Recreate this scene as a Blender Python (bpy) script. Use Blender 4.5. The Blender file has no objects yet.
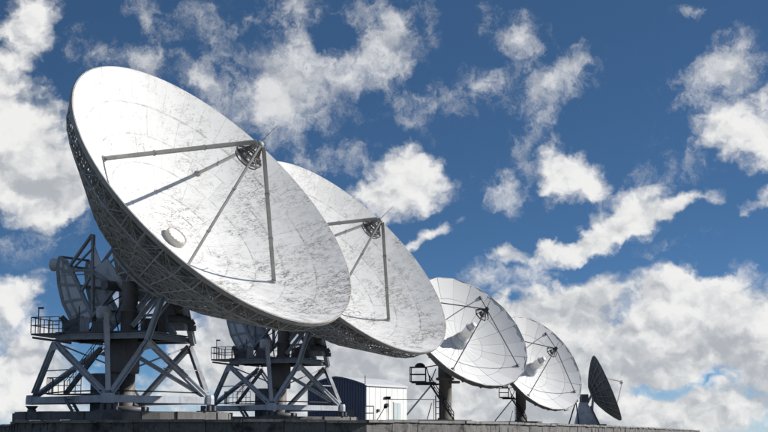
import bpy, math, random
from mathutils import Vector, Matrix
random.seed(7)
R_ = math.radians
sc = bpy.context.scene
col = sc.collection

# ------------------------------------------------------------------ camera
HORIZON = math.atan2(434 - 216, 1500.0)          # upward pitch
cam_d = bpy.data.cameras.new('camera')
cam_d.sensor_width = 36.0
cam_d.lens = 36.0 * 1500.0 / 768.0
cam_d.clip_start = 0.5
cam_d.clip_end = 12000
cam = bpy.data.objects.new('camera', cam_d)
cam.location = (0, 0, 0)
cam.rotation_euler = (math.pi / 2 + HORIZON, 0, 0)
col.objects.link(cam)
sc.camera = cam

# ------------------------------------------------------------------ sun
SUN_AZ, SUN_EL = R_(99.0), R_(26.8)              # azimuth from the camera side, towards the right
sun_dir = Vector((math.cos(SUN_EL) * math.sin(SUN_AZ), -math.cos(SUN_EL) * math.cos(SUN_AZ), math.sin(SUN_EL)))
sun_d = bpy.data.lights.new('sun', 'SUN')
sun_d.energy = 5.0
sun_d.angle = R_(0.5)
sun_d.color = (1.0, 0.96, 0.90)
sun = bpy.data.objects.new('sun', sun_d)
sun.rotation_euler = sun_dir.to_track_quat('Z', 'Y').to_euler()
sun.location = (60, 40, 80)
col.objects.link(sun)

sc.view_settings.view_transform = 'Standard'
sc.view_settings.look = 'None'
sc.view_settings.gamma = 1.0
sc.view_settings.exposure = 0.14
sc.view_settings.use_curve_mapping = False
sc.render.engine = 'CYCLES'
sc.cycles.max_bounces = 3
sc.cycles.diffuse_bounces = 2

# ------------------------------------------------------------------ world: sky with clouds
world = bpy.data.worlds.new('World')
sc.world = world
world.use_nodes = True
wt = world.node_tree
wt.nodes.clear()
_N = wt.nodes.new
_L = wt.links.new


def wmath(op, a, b=None, c=None, clamp=False):
    n = _N('ShaderNodeMath'); n.operation = op; n.use_clamp = clamp
    for i, v in enumerate((a, b, c)):
        if v is None: continue
        if isinstance(v, (int, float)): n.inputs[i].default_value = v
        else: _L(v, n.inputs[i])
    return n.outputs[0]


def wvec(op, a, b=None, scale=None):
    n = _N('ShaderNodeVectorMath'); n.operation = op
    for i, v in enumerate((a, b)):
        if v is None: continue
        if isinstance(v, (tuple, list, Vector)): n.inputs[i].default_value = v
        else: _L(v, n.inputs[i])
    if scale is not None: n.inputs['Scale'].default_value = scale
    return n.outputs[0]


def wnoise(vec, scale, detail=6, rough=.55, off=(0, 0, 0), distort=0.0):
    n = _N('ShaderNodeTexNoise'); n.inputs['Scale'].default_value = scale
    n.inputs['Detail'].default_value = detail; n.inputs['Roughness'].default_value = rough
    n.inputs['Distortion'].default_value = distort
    _L(wvec('ADD', vec, off), n.inputs['Vector'])
    return n.outputs


def wsmooth(v, a, b):
    n = _N('ShaderNodeMapRange'); n.interpolation_type = 'SMOOTHSTEP'
    _L(v, n.inputs['Value']); n.inputs['From Min'].default_value = a; n.inputs['From Max'].default_value = b
    return n.outputs[0]


def wmix(f, a, b):
    n = _N('ShaderNodeMix'); n.data_type = 'RGBA'
    if isinstance(f, (int, float)): n.inputs[0].default_value = f
    else: _L(f, n.inputs[0])
    for i, v in ((6, a), (7, b)):
        if isinstance(v, tuple): n.inputs[i].default_value = (*v, 1)
        else: _L(v, n.inputs[i])
    return n.outputs[2]


geo = _N('ShaderNodeTexCoord')
D = wvec('NORMALIZE', geo.outputs['Generated'])

sky = _N('ShaderNodeTexSky')
sky.sky_type = 'NISHITA'
sky.sun_disc = False
sky.sun_elevation = SUN_EL
sky.sun_rotation = math.atan2(sun_dir.x, sun_dir.y)
sky.altitude = 2200
sky.air_density = 1.0
sky.dust_density = 0.15
sky.ozone_density = 3.0
# steeper sky lookup: the deep blue of the upper sky reaches lower
sep = _N('ShaderNodeSeparateXYZ'); _L(D, sep.inputs[0])
com = _N('ShaderNodeCombineXYZ'); _L(sep.outputs[0], com.inputs[0]); _L(sep.outputs[1], com.inputs[1])
_L(wmath('MULTIPLY_ADD', sep.outputs[2], 3.1, 0.03), com.inputs[2])
_L(wvec('NORMALIZE', com.outputs[0]), sky.inputs[0])

# clouds: offsets right of north and above the horizon, half-widths (all in 1/1500 rad), tilt (deg), weight
CLOUDS = [
    (-372, 416, 34, 34, 0, 1.0), (-384, 322, 50, 62, -20, 1.1), (-362, 280, 62, 60, -30, 1.1), (-352, 248, 66, 38, 0, 1.0), (-330, 226, 34, 14, 10, .6),
    (-372, 144, 36, 30, 0, 1.0), (-372, 84, 58, 44, 0, 1.1), (-350, 35, 90, 40, 0, 1.05),
    (20, 252, 60, 36, 0, 1.0), (34, 276, 30, 26, 20, .7), (0, 236, 52, 18, 0, .7),
    (44, 200, 34, 8, 12, .7),
    (193, 258, 33, 28, 0, 1.3),
    (246, 221, 64, 22, 30, 1.2), (306, 232, 40, 12, 15, .8), (218, 198, 44, 13, 15, .7), (280, 212, 40, 16, 25, .6),
    (126, 178, 22, 10, 0, .9), (176, 182, 34, 11, 12, .9),
    (362, 308, 60, 26, 22, 1.1), (390, 286, 44, 20, 0, .7), (390, 236, 26, 12, 0, .9),
    (236, 76, 250, 66, 0, 1.5), (140, 122, 80, 46, 0, .8), (304, 144, 56, 26, 0, .8), (376, 112, 110, 54, 0, 1.1),
    (210, 132, 60, 22, 0, .6), (250, 18, 260, 40, 0, 1.0), (310, 50, 60, 13, 6, -1.25), (248, 44, 34, 9, 0, -.8),
    (138, 136, 16, 9, 20, -.9), (330, 10, 90, 14, 0, -.5),
    (-150, 80, 120, 80, 0, 1.1), (-10, 66, 130, 62, 0, 1.3), (96, 40, 110, 44, 0, 1.0), (-228, 86, 18, 22, 0, -.8),
]
WISPS = [   # thin, torn, half-transparent
    (-256, 424, 38, 16, -35, .85), (-262, 376, 70, 20, -22, .95), (-180, 356, 28, 64, 22, 1.0), (-205, 420, 40, 16, -30, .5),
    (-92, 392, 66, 66, 0, 1.05), (4, 406, 48, 46, 0, 1.0), (-112, 336, 40, 46, 0, .95), (-34, 362, 70, 44, 0, .9),
    (-44, 416, 26, 18, 0, -1.2), (-20, 340, 18, 12, 0, -.5), (-40, 290, 34, 14, 0, .8), (-60, 268, 34, 20, 0, .7),
    (51, 322, 36, 20, -10, 1.05),
    (140, 404, 38, 17, 0, 1.0), (180, 356, 56, 34, 20, 1.05), (160, 312, 24, 42, -10, 1.0), (106, 342, 34, 20, -15, .95),
    (125, 428, 26, 10, 0, .6), (206, 372, 24, 16, 0, .5), (204, 402, 14, 8, 0, .6),
    (112, 244, 50, 26, 0, .8), (120, 226, 20, 16, 0, .5), (290, 262, 70, 26, 30, .65),
    (334, 372, 34, 24, 20, 1.05), (316, 426, 26, 9, 0, .8), (330, 340, 60, 30, 30, .6), (290, 180, 60, 12, 10, .5),
    (-330, 190, 50, 24, 0, .6), (365, 345, 40, 60, 20, .6),
]
GREYS = [   # shaded undersides
    (176, 118, 90, 24, 0, .9), (300, 92, 120, 28, 0, .9), (366, 66, 90, 24, 0, .8), (-70, 74, 230, 56, 0, 1.2),
    (-350, 246, 90, 42, 0, .8), (180, 28, 250, 40, 0, .9), (-370, 90, 70, 40, 0, .6),
]


def sky_coords(vec):
    """azimuth / elevation of a direction, plus turned copies for tilted clouds"""
    sp = _N('ShaderNodeSeparateXYZ'); _L(vec, sp.inputs[0])
    az = wmath('ARCTAN2', sp.outputs[0], sp.outputs[1]); el = wmath('ARCSINE', sp.outputs[2])
    out = {}
    for t in (-30, -15, 0, 15, 30):
        c, s_ = math.cos(R_(t)), math.sin(R_(t))
        cb = _N('ShaderNodeCombineXYZ')
        _L(wmath('MULTIPLY_ADD', az, c, wmath('MULTIPLY', el, s_)), cb.inputs[0])
        _L(wmath('MULTIPLY_ADD', el, c, wmath('MULTIPLY', az, -s_)), cb.inputs[1])
        out[t] = cb.outputs[0]
    return out


def blob_sum(coords, table, grow):
    acc = None
    for dx, dy, rx, ry, tilt, w in table:
        t = max(-30, min(30, 15 * round(tilt / 15)))
        az = math.atan2(dx, 1500.0); el = math.atan2(dy, math.hypot(1500.0, dx))
        c, s_ = math.cos(R_(t)), math.sin(R_(t))
        u, v = az * c + el * s_, el * c - az * s_
        ax_, ay_ = 1500 / (rx * grow), 1500 / (ry * grow)
        m = _N('ShaderNodeVectorMath'); m.operation = 'MULTIPLY_ADD'
        _L(coords[t], m.inputs[0]); m.inputs[1].default_value = (ax_, ay_, 0); m.inputs[2].default_value = (-u * ax_, -v * ay_, 0)
        g = _N('ShaderNodeTexGradient'); g.gradient_type = 'SPHERICAL'
        _L(m.outputs[0], g.inputs[0])
        acc = wmath('MULTIPLY_ADD', g.outputs['Fac'], w, acc if acc is not None else 0.0)
    return acc


warp_n = wnoise(D, 16, 3, .5)[1]
W1 = wvec('SCALE', wvec('SUBTRACT', warp_n, (.5, .5, .5)), scale=.050)
warp_f = wnoise(D, 75, 4, .6)[1]
W2 = wvec('SCALE', wvec('SUBTRACT', warp_f, (.5, .5, .5)), scale=.016)
DW = wvec('ADD', wvec('ADD', D, W1), W2)
QC = sky_coords(DW)
placed = blob_sum(QC, CLOUDS, 1.26)
thin = blob_sum(QC, WISPS, 1.36)
# general broken cloud cover everywhere else in the sky
view_axis = Vector((0, math.cos(HORIZON), math.sin(HORIZON)))
dotv = _N('ShaderNodeVectorMath'); dotv.operation = 'DOT_PRODUCT'
_L(D, dotv.inputs[0]); dotv.inputs[1].default_value = view_axis
inview = wsmooth(dotv.outputs['Value'], math.cos(R_(26)), math.cos(R_(18)))
wide = wmath('MULTIPLY', wmath('SUBTRACT', wnoise(D, 5.5, 3, .5)[0], .45), 3.2)
wide = wmath('MULTIPLY', wide, wmath('SUBTRACT', 1.0, inview))
form = wmath('ADD', placed, wide)
stretch = wvec('MULTIPLY', wvec('ADD', D, W2), (1, 1, 1.3))


def billow(vec, scale, off=(0, 0, 0)):
    """rounded cauliflower lobes"""
    n = _N('ShaderNodeTexVoronoi'); n.feature = 'F1'; n.inputs['Scale'].default_value = scale
    n.inputs['Detail'].default_value = 2.0; n.inputs['Roughness'].default_value = .55; n.inputs['Lacunarity'].default_value = 2.3
    n.normalize = True
    _L(wvec('ADD', vec, off), n.inputs['Vector'])
    return n.outputs['Distance']


LIT = (.0050 * sun_dir.x, 0, .0085)
n1 = wnoise(stretch, 24, 7, .60)[0]
n1s = wnoise(stretch, 24, 3, .55)[0]
n2s = wnoise(stretch, 24, 3, .55, off=LIT)[0]
b1 = billow(stretch, 46)
b2 = billow(stretch, 46, LIT)
fbm = wmath('ADD', wmath('MULTIPLY', wmath('SUBTRACT', n1, .5), 2.2), wmath('MULTIPLY', wmath('SUBTRACT', .30, b1), 1.3))
dens = wmath('ADD', wmath('SUBTRACT', form, .36), fbm)
gate = wsmooth(form, .0, .22)
alpha_c = wmath('MULTIPLY', wsmooth(dens, -.20, .58), gate)
nw = wnoise(wvec('ADD', wvec('MULTIPLY', D, (1.15, 1, 1)), wvec('SCALE', W2, scale=1.5)), 30, 7, .68, off=(1.7, .3, .9))[0]
dens_w = wmath('ADD', wmath('SUBTRACT', thin, .42), wmath('MULTIPLY', wmath('SUBTRACT', nw, .5), 3.7))
alpha_w = wmath('MULTIPLY', wmath('MULTIPLY', wsmooth(dens_w, -.28, 1.15), wsmooth(thin, .0, .3)), .82)
alpha = wmath('SUBTRACT', 1.0, wmath('MULTIPLY', wmath('SUBTRACT', 1.0, alpha_c), wmath('SUBTRACT', 1.0, alpha_w)))
edge = wmath('ADD', wmath('MULTIPLY', wmath('SUBTRACT', n1s, n2s), 3.4), wmath('MULTIPLY', wmath('SUBTRACT', b2, b1), 1.1))
grey = blob_sum(QC, GREYS, 1.4)
band = wnoise(wvec('MULTIPLY', DW, (1, 1, 2.2)), 26, 5, .55, off=(3, 1, 2))[0]
shade = wmath('ADD', wmath('ADD', .80, edge), wmath('MULTIPLY', wmath('SUBTRACT', .5, band), 1.1))
shade = wmath('SUBTRACT', shade, wmath('MULTIPLY', grey, .56))
shade = wsmooth(shade, -.15, 1.15)
ccol = wmix(shade, (4.5, 4.75, 5.1), (9.0, 8.95, 8.8))
SKY_TINT = wvec('MULTIPLY', sky.outputs[0], (.72, .98, 1.06))
hazy = wmath('MULTIPLY', wsmooth(sep.outputs[2], .040, -.005), .7)
fin = wmix(wmath('MULTIPLY', alpha, .97), wmix(hazy, SKY_TINT, (5.6, 6.3, 7.0)), ccol)
bg = _N('ShaderNodeBackground'); bg.inputs['Strength'].default_value = 0.09
_L(fin, bg.inputs['Color'])
wo = _N('ShaderNodeOutputWorld'); _L(bg.outputs[0], wo.inputs[0])
world.cycles.sampling_method = 'MANUAL'
world.cycles.sample_map_resolution = 512


# ------------------------------------------------------------------ materials
def new_mat(name):
    m = bpy.data.materials.new(name); m.use_nodes = True
    nt = m.node_tree
    return m, nt, nt.nodes['Principled BSDF']


def mnoise(nt, vec, scale, detail=5, rough=.6, dim=None):
    n = nt.nodes.new('ShaderNodeTexNoise')
    n.inputs['Scale'].default_value = scale; n.inputs['Detail'].default_value = detail; n.inputs['Roughness'].default_value = rough
    if vec is not None: nt.links.new(vec, n.inputs['Vector'])
    return n.outputs['Fac']


def mramp(nt, v, a, b):
    n = nt.nodes.new('ShaderNodeMapRange'); n.interpolation_type = 'SMOOTHSTEP'
    nt.links.new(v, n.inputs['Value']); n.inputs['From Min'].default_value = a; n.inputs['From Max'].default_value = b
    return n.outputs[0]


def mm(nt, op, a, b):
    n = nt.nodes.new('ShaderNodeMath'); n.operation = op
    for i, v in enumerate((a, b)):
        if isinstance(v, (int, float)): n.inputs[i].default_value = v
        else: nt.links.new(v, n.inputs[i])
    return n.outputs[0]


def mmix(nt, f, a, b):
    n = nt.nodes.new('ShaderNodeMix'); n.data_type = 'RGBA'
    if isinstance(f, (int, float)): n.inputs[0].default_value = f
    else: nt.links.new(f, n.inputs[0])
    for i, v in ((6, a), (7, b)):
        if isinstance(v, tuple): n.inputs[i].default_value = (*v, 1)
        else: nt.links.new(v, n.inputs[i])
    return n.outputs[2]


def mscale(nt, vec, s):
    n = nt.nodes.new('ShaderNodeMapping'); n.inputs['Scale'].default_value = s
    nt.links.new(vec, n.inputs['Vector']); return n.outputs[0]


def paint(name, c, dirt=(.12, .10, .08), amount=.5, scale=.9, rough=.5, metallic=0.0, bump=0.0, streak=True):
    """painted or bare surface with blotchy dirt and vertical run marks"""
    m, nt, b = new_mat(name)
    tc = nt.nodes.new('ShaderNodeTexCoord').outputs['Object']
    a = mramp(nt, mnoise(nt, tc, scale, 7, .65), .45, .72)
    if streak:
        s = mramp(nt, mnoise(nt, mscale(nt, tc, (5, 5, .5)), scale * 1.5, 4, .6), .5, .75)
        a = mm(nt, 'MAXIMUM', a, mm(nt, 'MULTIPLY', s, .7))
    f = mm(nt, 'MULTIPLY', a, amount)
    oi = nt.nodes.new('ShaderNodeObjectInfo')
    v = mm(nt, 'MULTIPLY_ADD', oi.outputs['Random'], .16)
    v.node.inputs[2].default_value = .92
    cc = nt.nodes.new('ShaderNodeVectorMath'); cc.operation = 'SCALE'
    cc.inputs[0].default_value = c; nt.links.new(v, cc.inputs['Scale'])
    nt.links.new(mmix(nt, f, cc.outputs[0], dirt), b.inputs['Base Color'])
    b.inputs['Roughness'].default_value = rough
    b.inputs['Metallic'].default_value = metallic
    if bump:
        bp = nt.nodes.new('ShaderNodeBump'); bp.inputs['Strength'].default_value = bump; bp.inputs['Distance'].default_value = .05
        nt.links.new(mnoise(nt, tc, scale * 4, 6, .65), bp.inputs['Height']); nt.links.new(bp.outputs[0], b.inputs['Normal'])
    return m


def dish_material(name, ref, weather, seed=0.0):
    """white panel paint; scuffs follow the panel courses in the dish's own frame"""
    m, nt, b = new_mat(name)
    t = nt.nodes.new('ShaderNodeTexCoord'); t.object = ref
    tc = t.outputs['Object']
    sh_ = nt.nodes.new('ShaderNodeVectorMath'); sh_.operation = 'ADD'; nt.links.new(tc, sh_.inputs[0]); sh_.inputs[1].default_value = (0, 0, seed)
    sp = nt.nodes.new('ShaderNodeSeparateXYZ'); nt.links.new(tc, sp.inputs[0])
    rad = mm(nt, 'SQRT', mm(nt, 'ADD', mm(nt, 'MULTIPLY', sp.outputs[0], sp.outputs[0]), mm(nt, 'MULTIPLY', sp.outputs[1], sp.outputs[1])), 0)
    ang = mm(nt, 'ARCTAN2', sp.outputs[0], sp.outputs[1])
    cb = nt.nodes.new('ShaderNodeCombineXYZ')
    nt.links.new(mm(nt, 'MULTIPLY', ang, 7.0), cb.inputs[0]); nt.links.new(rad, cb.inputs[1]); cb.inputs[2].default_value = seed
    tc = sh_.outputs[0]
    polar = cb.outputs[0]
    patch = mramp(nt, mnoise(nt, tc, .26, 4, .6), .40, .57)
    rows = mramp(nt, mnoise(nt, mscale(nt, tc, (.6, 1.7, 1)), 1.5, 6, .75), .42, .58)
    fine = mramp(nt, mnoise(nt, mscale(nt, tc, (1.0, 2.6, 1)), 4.2, 9, .82), .470, .545)
    # run marks down the panels (downhill is -y in the dish frame)
    run = mramp(nt, mnoise(nt, mscale(nt, tc, (2.6, .30, 1)), 1.2, 5, .7), .50, .66)
    low = nt.nodes.new('ShaderNodeMapRange'); nt.links.new(sp.outputs[1], low.inputs['Value'])
    low.inputs['From Min'].default_value = 10.0; low.inputs['From Max'].default_value = -9.0
    low.inputs['To Min'].default_value = .34; low.inputs['To Max'].default_value = 1.25
    spots = mramp(nt, mnoise(nt, tc, 3.6, 7, .78), .50, .60)
    soft = mm(nt, 'MULTIPLY', mramp(nt, mnoise(nt, mscale(nt, tc, (.5, 1.3, 1)), 1.3, 6, .7), .45, .68), .14)
    d1 = mm(nt, 'MULTIPLY', mm(nt, 'MULTIPLY', patch, rows), fine)
    d2 = mm(nt, 'MULTIPLY', mm(nt, 'MULTIPLY', run, spots), .46)
    oj = nt.nodes.new('ShaderNodeObjectInfo')
    pr = nt.nodes.new('ShaderNodeMapRange'); nt.links.new(oj.outputs['Random'], pr.inputs['Value'])
    pr.inputs['To Min'].default_value = .45; pr.inputs['To Max'].default_value = 1.15
    d1 = mm(nt, 'MULTIPLY', d1, pr.outputs[0])
    d1 = mm(nt, 'MULTIPLY', mm(nt, 'ADD', mm(nt, 'MULTIPLY', d1, 1.05), soft), low.outputs[0])
    # old grime lines along the panel edges in places
    fr = mm(nt, 'PINGPONG', mm(nt, 'SUBTRACT', rad, .5), 1.0)
    seam = mramp(nt, fr, .14, .0)
    seam = mm(nt, 'MULTIPLY', seam, mramp(nt, mnoise(nt, mscale(nt, polar, (1.2, 1.2, 1)), 1.0, 6, .72), .46, .62))
    d2 = mm(nt, 'ADD', d2, mm(nt, 'MULTIPLY', seam, .34))
    dash = mm(nt, 'MULTIPLY', mramp(nt, mnoise(nt, mscale(nt, tc, (.9, 7.0, 1)), 2.2, 5, .7), .54, .61), mramp(nt, mnoise(nt, tc, .40, 4, .6), .47, .62))
    d2 = mm(nt, 'ADD', d2, mm(nt, 'MULTIPLY', mm(nt, 'MULTIPLY', dash, .55), low.outputs[0]))
    tot = mm(nt, 'MINIMUM', mm(nt, 'ADD', d1, d2), .9)
    tot = mm(nt, 'MULTIPLY', tot, weather)
    oi = nt.nodes.new('ShaderNodeObjectInfo')
    v = mm(nt, 'MULTIPLY_ADD', oi.outputs['Random'], .07)
    v.node.inputs[2].default_value = .93
    cc = nt.nodes.new('ShaderNodeVectorMath'); cc.operation = 'SCALE'
    cc.inputs[0].default_value = (.75, .75, .745); nt.links.new(v, cc.inputs['Scale'])
    nt.links.new(mmix(nt, tot, cc.outputs[0], (.13, .12, .11)), b.inputs['Base Color'])
    b.inputs['Roughness'].default_value = .8
    b.inputs['Specular IOR Level'].default_value = .25
    return m


M = {}
M['truss'] = paint('truss_grey', (.56, .55, .54), (.12, .105, .09), .65, 1.3, .6)
M['panel_back'] = paint('panel_back', (.44, .42, .40), (.20, .175, .15), .7, .6, .6)
M['panel_under'] = paint('panel_under', (.24, .235, .23), (.10, .09, .08), .6, .7, .7)
M['back_dark'] = paint('back_dark', (.17, .168, .165), (.06, .055, .05), .6, .8, .6)
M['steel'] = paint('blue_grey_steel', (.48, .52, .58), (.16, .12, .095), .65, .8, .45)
M['steel_dark'] = paint('dark_steel', (.12, .125, .14), (.05, .04, .03), .5, 1.2, .5)
M['drum'] = paint('brown_drum', (.16, .148, .14), (.045, .03, .02), .6, .7, .6)
M['pale'] = paint('pale_plate', (.62, .64, .68), (.17, .15, .14), .55, .9, .5)
M['sector'] = paint('sector_frame', (.30, .32, .35), (.07, .06, .06), .6, 1.2, .5)
M['leg'] = paint('feed_leg_grey', (.36, .355, .34), (.13, .115, .10), .5, .8, .5)
M['ring'] = paint('feed_ring', (.16, .15, .15), (.05, .045, .04), .5, 2, .5)
M['cover'] = paint('hub_cover', (.74, .72, .68), (.3, .26, .2), .3, 1.5, .5)
M['cover_shade'] = paint('cover_shade', (.52, .50, .46), (.2, .17, .13), .5, 1.5, .5)  # greyer than the cover top: shade on the wall put into the colour
M['concrete'] = paint('old_concrete', (.16, .155, .15), (.02, .018, .018), 1.0, 1.3, .9, bump=.8)
M['coping'] = paint('coping_concrete', (.22, .215, .21), (.05, .048, .045), .95, 1.1, .9, bump=.6)
M['plinth'] = paint('plinth_concrete', (.17, .165, .16), (.05, .05, .05), .8, .5, .9, bump=.5)
M['gravel'] = paint('gravel', (.15, .148, .145), (.07, .068, .065), .7, .4, .95, streak=False, bump=.5)
M['grass'] = paint('dry_grass', (.06, .068, .04), (.075, .07, .05), .8, .05, .95, streak=False, bump=.4)
M['hill'] = paint('wooded_hill', (.055, .075, .05), (.035, .05, .035), .8, .01, .95, streak=False)
M['navy'] = paint('navy_sheet', (.085, .10, .165), (.04, .05, .08), .6, .8, .45)
M['white_sheet'] = paint('white_sheet', (.78, .78, .76), (.45, .42, .38), .35, .7, .5)
M['roof'] = paint('pale_roof', (.58, .59, .61), (.3, .29, .28), .4, .5, .6)
M['window'] = paint('pale_green_pane', (.55, .62, .61), (.35, .42, .42), .3, 1, .15)
M['black'] = paint('black_steel', (.022, .022, .025), (.05, .035, .025), .4, 2, .5)
M['tan'] = paint('tan_column', (.18, .167, .145), (.09, .065, .045), .7, .8, .7)
M['white_steel'] = paint('white_steel', (.72, .72, .70), (.3, .27, .22), .4, 1.2, .45)
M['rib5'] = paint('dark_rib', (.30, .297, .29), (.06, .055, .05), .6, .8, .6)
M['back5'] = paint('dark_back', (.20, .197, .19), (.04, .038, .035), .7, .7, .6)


# ------------------------------------------------------------------ mesh helpers
class MB:
    def __init__(s): s.v = []; s.f = []; s.sm = []

    def add(s, vs, fs, smooth=False):
        o = len(s.v); s.v += [tuple(v) for v in vs]
        for f in fs: s.f.append(tuple(i + o for i in f)); s.sm.append(smooth)
        return s

    def frame(s, p, q, up):
        d = (q - p).normalized(); up = Vector(up)
        if abs(d.dot(up)) > .98: up = Vector((1, 0, 0)) if abs(d.x) < .9 else Vector((0, 1, 0))
        x = d.cross(up).normalized(); y = x.cross(d).normalized()
        return x, y

    def beam(s, p, q, w, h=None, up=(0, 0, 1)):
        p = Vector(p); q = Vector(q); h = h or w
        x, y = s.frame(p, q, up); x *= w / 2; y *= h / 2
        vs = [c + a * x + b * y for c in (p, q) for a, b in ((-1, -1), (1, -1), (1, 1), (-1, 1))]
        return s.add(vs, [(0, 3, 2, 1), (4, 5, 6, 7), (0, 1, 5, 4), (1, 2, 6, 5), (2, 3, 7, 6), (3, 0, 4, 7)])

    def ibeam(s, p, q, w, h, t=.06, up=(0, 0, 1)):
        p = Vector(p); q = Vector(q); x, y = s.frame(p, q, up)
        s.beam(p, q, t, h - 2 * t + .004, up)
        for k in (-1, 1):
            o = y * k * (h / 2 - t / 2); s.beam(p + o, q + o, w, t, up)
        return s

    def rod(s, p, q, r, n=5, r2=None, caps=False):
        p = Vector(p); q = Vector(q); r2 = r if r2 is None else r2
        x, y = s.frame(p, q, (0, 0, 1))
        vs = []
        for c, rr in ((p, r), (q, r2)):
            for i in range(n):
                a = 2 * math.pi * i / n; vs.append(c + x * rr * math.cos(a) + y * rr * math.sin(a))
        s.add(vs, [(i, i + n, (i + 1) % n + n, (i + 1) % n) for i in range(n)], n > 7)
        if caps: s.add(vs, [tuple(range(n)), tuple(range(2 * n - 1, n - 1, -1))])
        return s

    def path(s, pts, r, n=6):
        for a, b in zip(pts, pts[1:]): s.rod(a, b, r, n)
        return s

    def box(s, c, size, rz=0.0, rot=None):
        c = Vector(c); m = rot or Matrix.Rotation(rz, 3, 'Z')
        vs = [c + m @ Vector((a * size[0] / 2, b * size[1] / 2, d * size[2] / 2)) for d in (-1, 1) for a, b in ((-1, -1), (1, -1), (1, 1), (-1, 1))]
        return s.add(vs, [(0, 3, 2, 1), (4, 5, 6, 7), (0, 1, 5, 4), (1, 2, 6, 5), (2, 3, 7, 6), (3, 0, 4, 7)])

    def prism(s, poly, off):
        """polygon (list of points) extruded by vector off"""
        n = len(poly); off = Vector(off); a = [Vector(p) for p in poly]; b = [p + off for p in a]
        return s.add(a + b, [tuple(range(n - 1, -1, -1)), tuple(range(n, 2 * n))] + [(i, (i + 1) % n, (i + 1) % n + n, i + n) for i in range(n)])

    def lathe(s, prof, n=32, c=(0, 0, 0), closed=False, smooth=True):
        c = Vector(c); k = len(prof); vs = []
        for i in range(n):
            a = 2 * math.pi * i / n
            for r, z in prof: vs.append(c + Vector((r * math.sin(a), r * math.cos(a), z)))
        fs = []
        for i in range(n):
            for j in range(k if closed else k - 1):
                j2 = (j + 1) % k
                fs.append((i * k + j, ((i + 1) % n) * k + j, ((i + 1) % n) * k + j2, i * k + j2))
        return s.add(vs, fs, smooth)

    def mesh(s, name, mat):
        me = bpy.data.meshes.new(name); me.from_pydata(s.v, [], s.f)
        me.polygons.foreach_set('use_smooth', s.sm); me.materials.append(M[mat] if isinstance(mat, str) else mat)
        me.validate(); me.update(); return me

    def build(s, name, mat, parent=None, loc=None, mat4=None):
        return put(name, s.mesh(name, mat), parent, mat4)


def put(name, me, parent=None, mat4=None):
    o = bpy.data.objects.new(name, me); col.objects.link(o); o.parent = parent
    if mat4 is not None: o.matrix_local = mat4
    return o


def tag(o, label=None, cat=None, group=None, kind=None):
    if label: o['label'] = label
    if cat: o['category'] = cat
    if group: o['group'] = group
    if kind: o['kind'] = kind
    return o


def empty(name, loc, rz=0.0):
    o = bpy.data.objects.new(name, None); col.objects.link(o); o.location = loc; o.rotation_euler = (0, 0, rz)
    o.empty_display_size = .5
    return o


def copy_tree(o, parent=None):
    c = o.copy(); col.objects.link(c); c.parent = parent
    for ch in list(o.children): copy_tree(ch, c)
    return c


def dish_frame(c, n):
    n = Vector(n).normalized(); rt = Vector((0, 0, 1)).cross(n).normalized(); up = n.cross(rt)
    m = Matrix((rt, up, n)).transposed().to_4x4(); m.translation = Vector(c); return m


def P(r, a, z):
    a = R_(a); return Vector((r * math.sin(a), r * math.cos(a), z))


def railing(mb, pts, h=1.1, r=.025, every=1.2, mid=1, closed=False):
    pts = [Vector(p) for p in pts]
    if closed: pts = pts + [pts[0]]
    for a, b in zip(pts, pts[1:]):
        k = max(1, round((b - a).length / every))
        for i in range(k + 1):
            p = a.lerp(b, i / k); mb.rod(p, p + Vector((0, 0, h)), r, 4)
        for j in range(mid + 1):
            z = Vector((0, 0, h * (j + 1) / (mid + 1))); mb.rod(a + z, b + z, r, 4)


def panel_mesh(name, r0, r1, a0, a1, surf, th, mat, na=4, nr=3, gap=.02, polygonal=False):
    """one reflector panel spanning angle a0..a1 (deg) between two radii, on surface z = surf(r)"""
    mb = MB(); r0 += gap; r1 -= gap
    top = []; bot = []
    for i in range(nr + 1):
        r = r0 + (r1 - r0) * i / nr; da = math.degrees(gap / r)
        for j in range(na + 1):
            a = a0 + da + (a1 - a0 - 2 * da) * j / na
            if polygonal:
                rr = r * math.cos(R_((a1 - a0) / 2)) / math.cos(R_(a - (a0 + a1) / 2))
            else: rr = r
            top.append(P(rr, a, surf(r))); bot.append(P(rr, a, surf(r) - th))
    w = na + 1
    q = lambda i, j: i * w + j
    fs = [(q(i, j), q(i + 1, j), q(i + 1, j + 1), q(i, j + 1)) for i in range(nr) for j in range(na)]
    # winding so that the concave side faces +z
    mb.add(top, [f[::-1] for f in fs], True); mb.add(bot, fs, True)
    ring = [q(0, j) for j in range(na)] + [q(i, na) for i in range(nr)] + [q(nr, j) for j in range(na, 0, -1)] + [q(i, 0) for i in range(nr, 0, -1)]
    k = len(ring); vs = [top[i] for i in ring] + [bot[i] for i in ring]
    mb.add(vs, [(i, (i + 1) % k, (i + 1) % k + k, i + k) for i in range(k)])
    me = mb.mesh(name, mat); me.materials.append(M['panel_under'])
    nf = len(fs)
    for i in range(nf, 2 * nf): me.polygons[i].material_index = 1
    return me


# ------------------------------------------------------------------ the big weathered telescopes
RD, DEP = 12.5, 5.3
surf = lambda r: -DEP * (1 - r * r / RD / RD)
BACK = [(12.35, -.62), (11.85, -1.55), (9.7, -3.45), (7.0, -5.75), (4.0, -7.45)]
NRIB = 48


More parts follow.
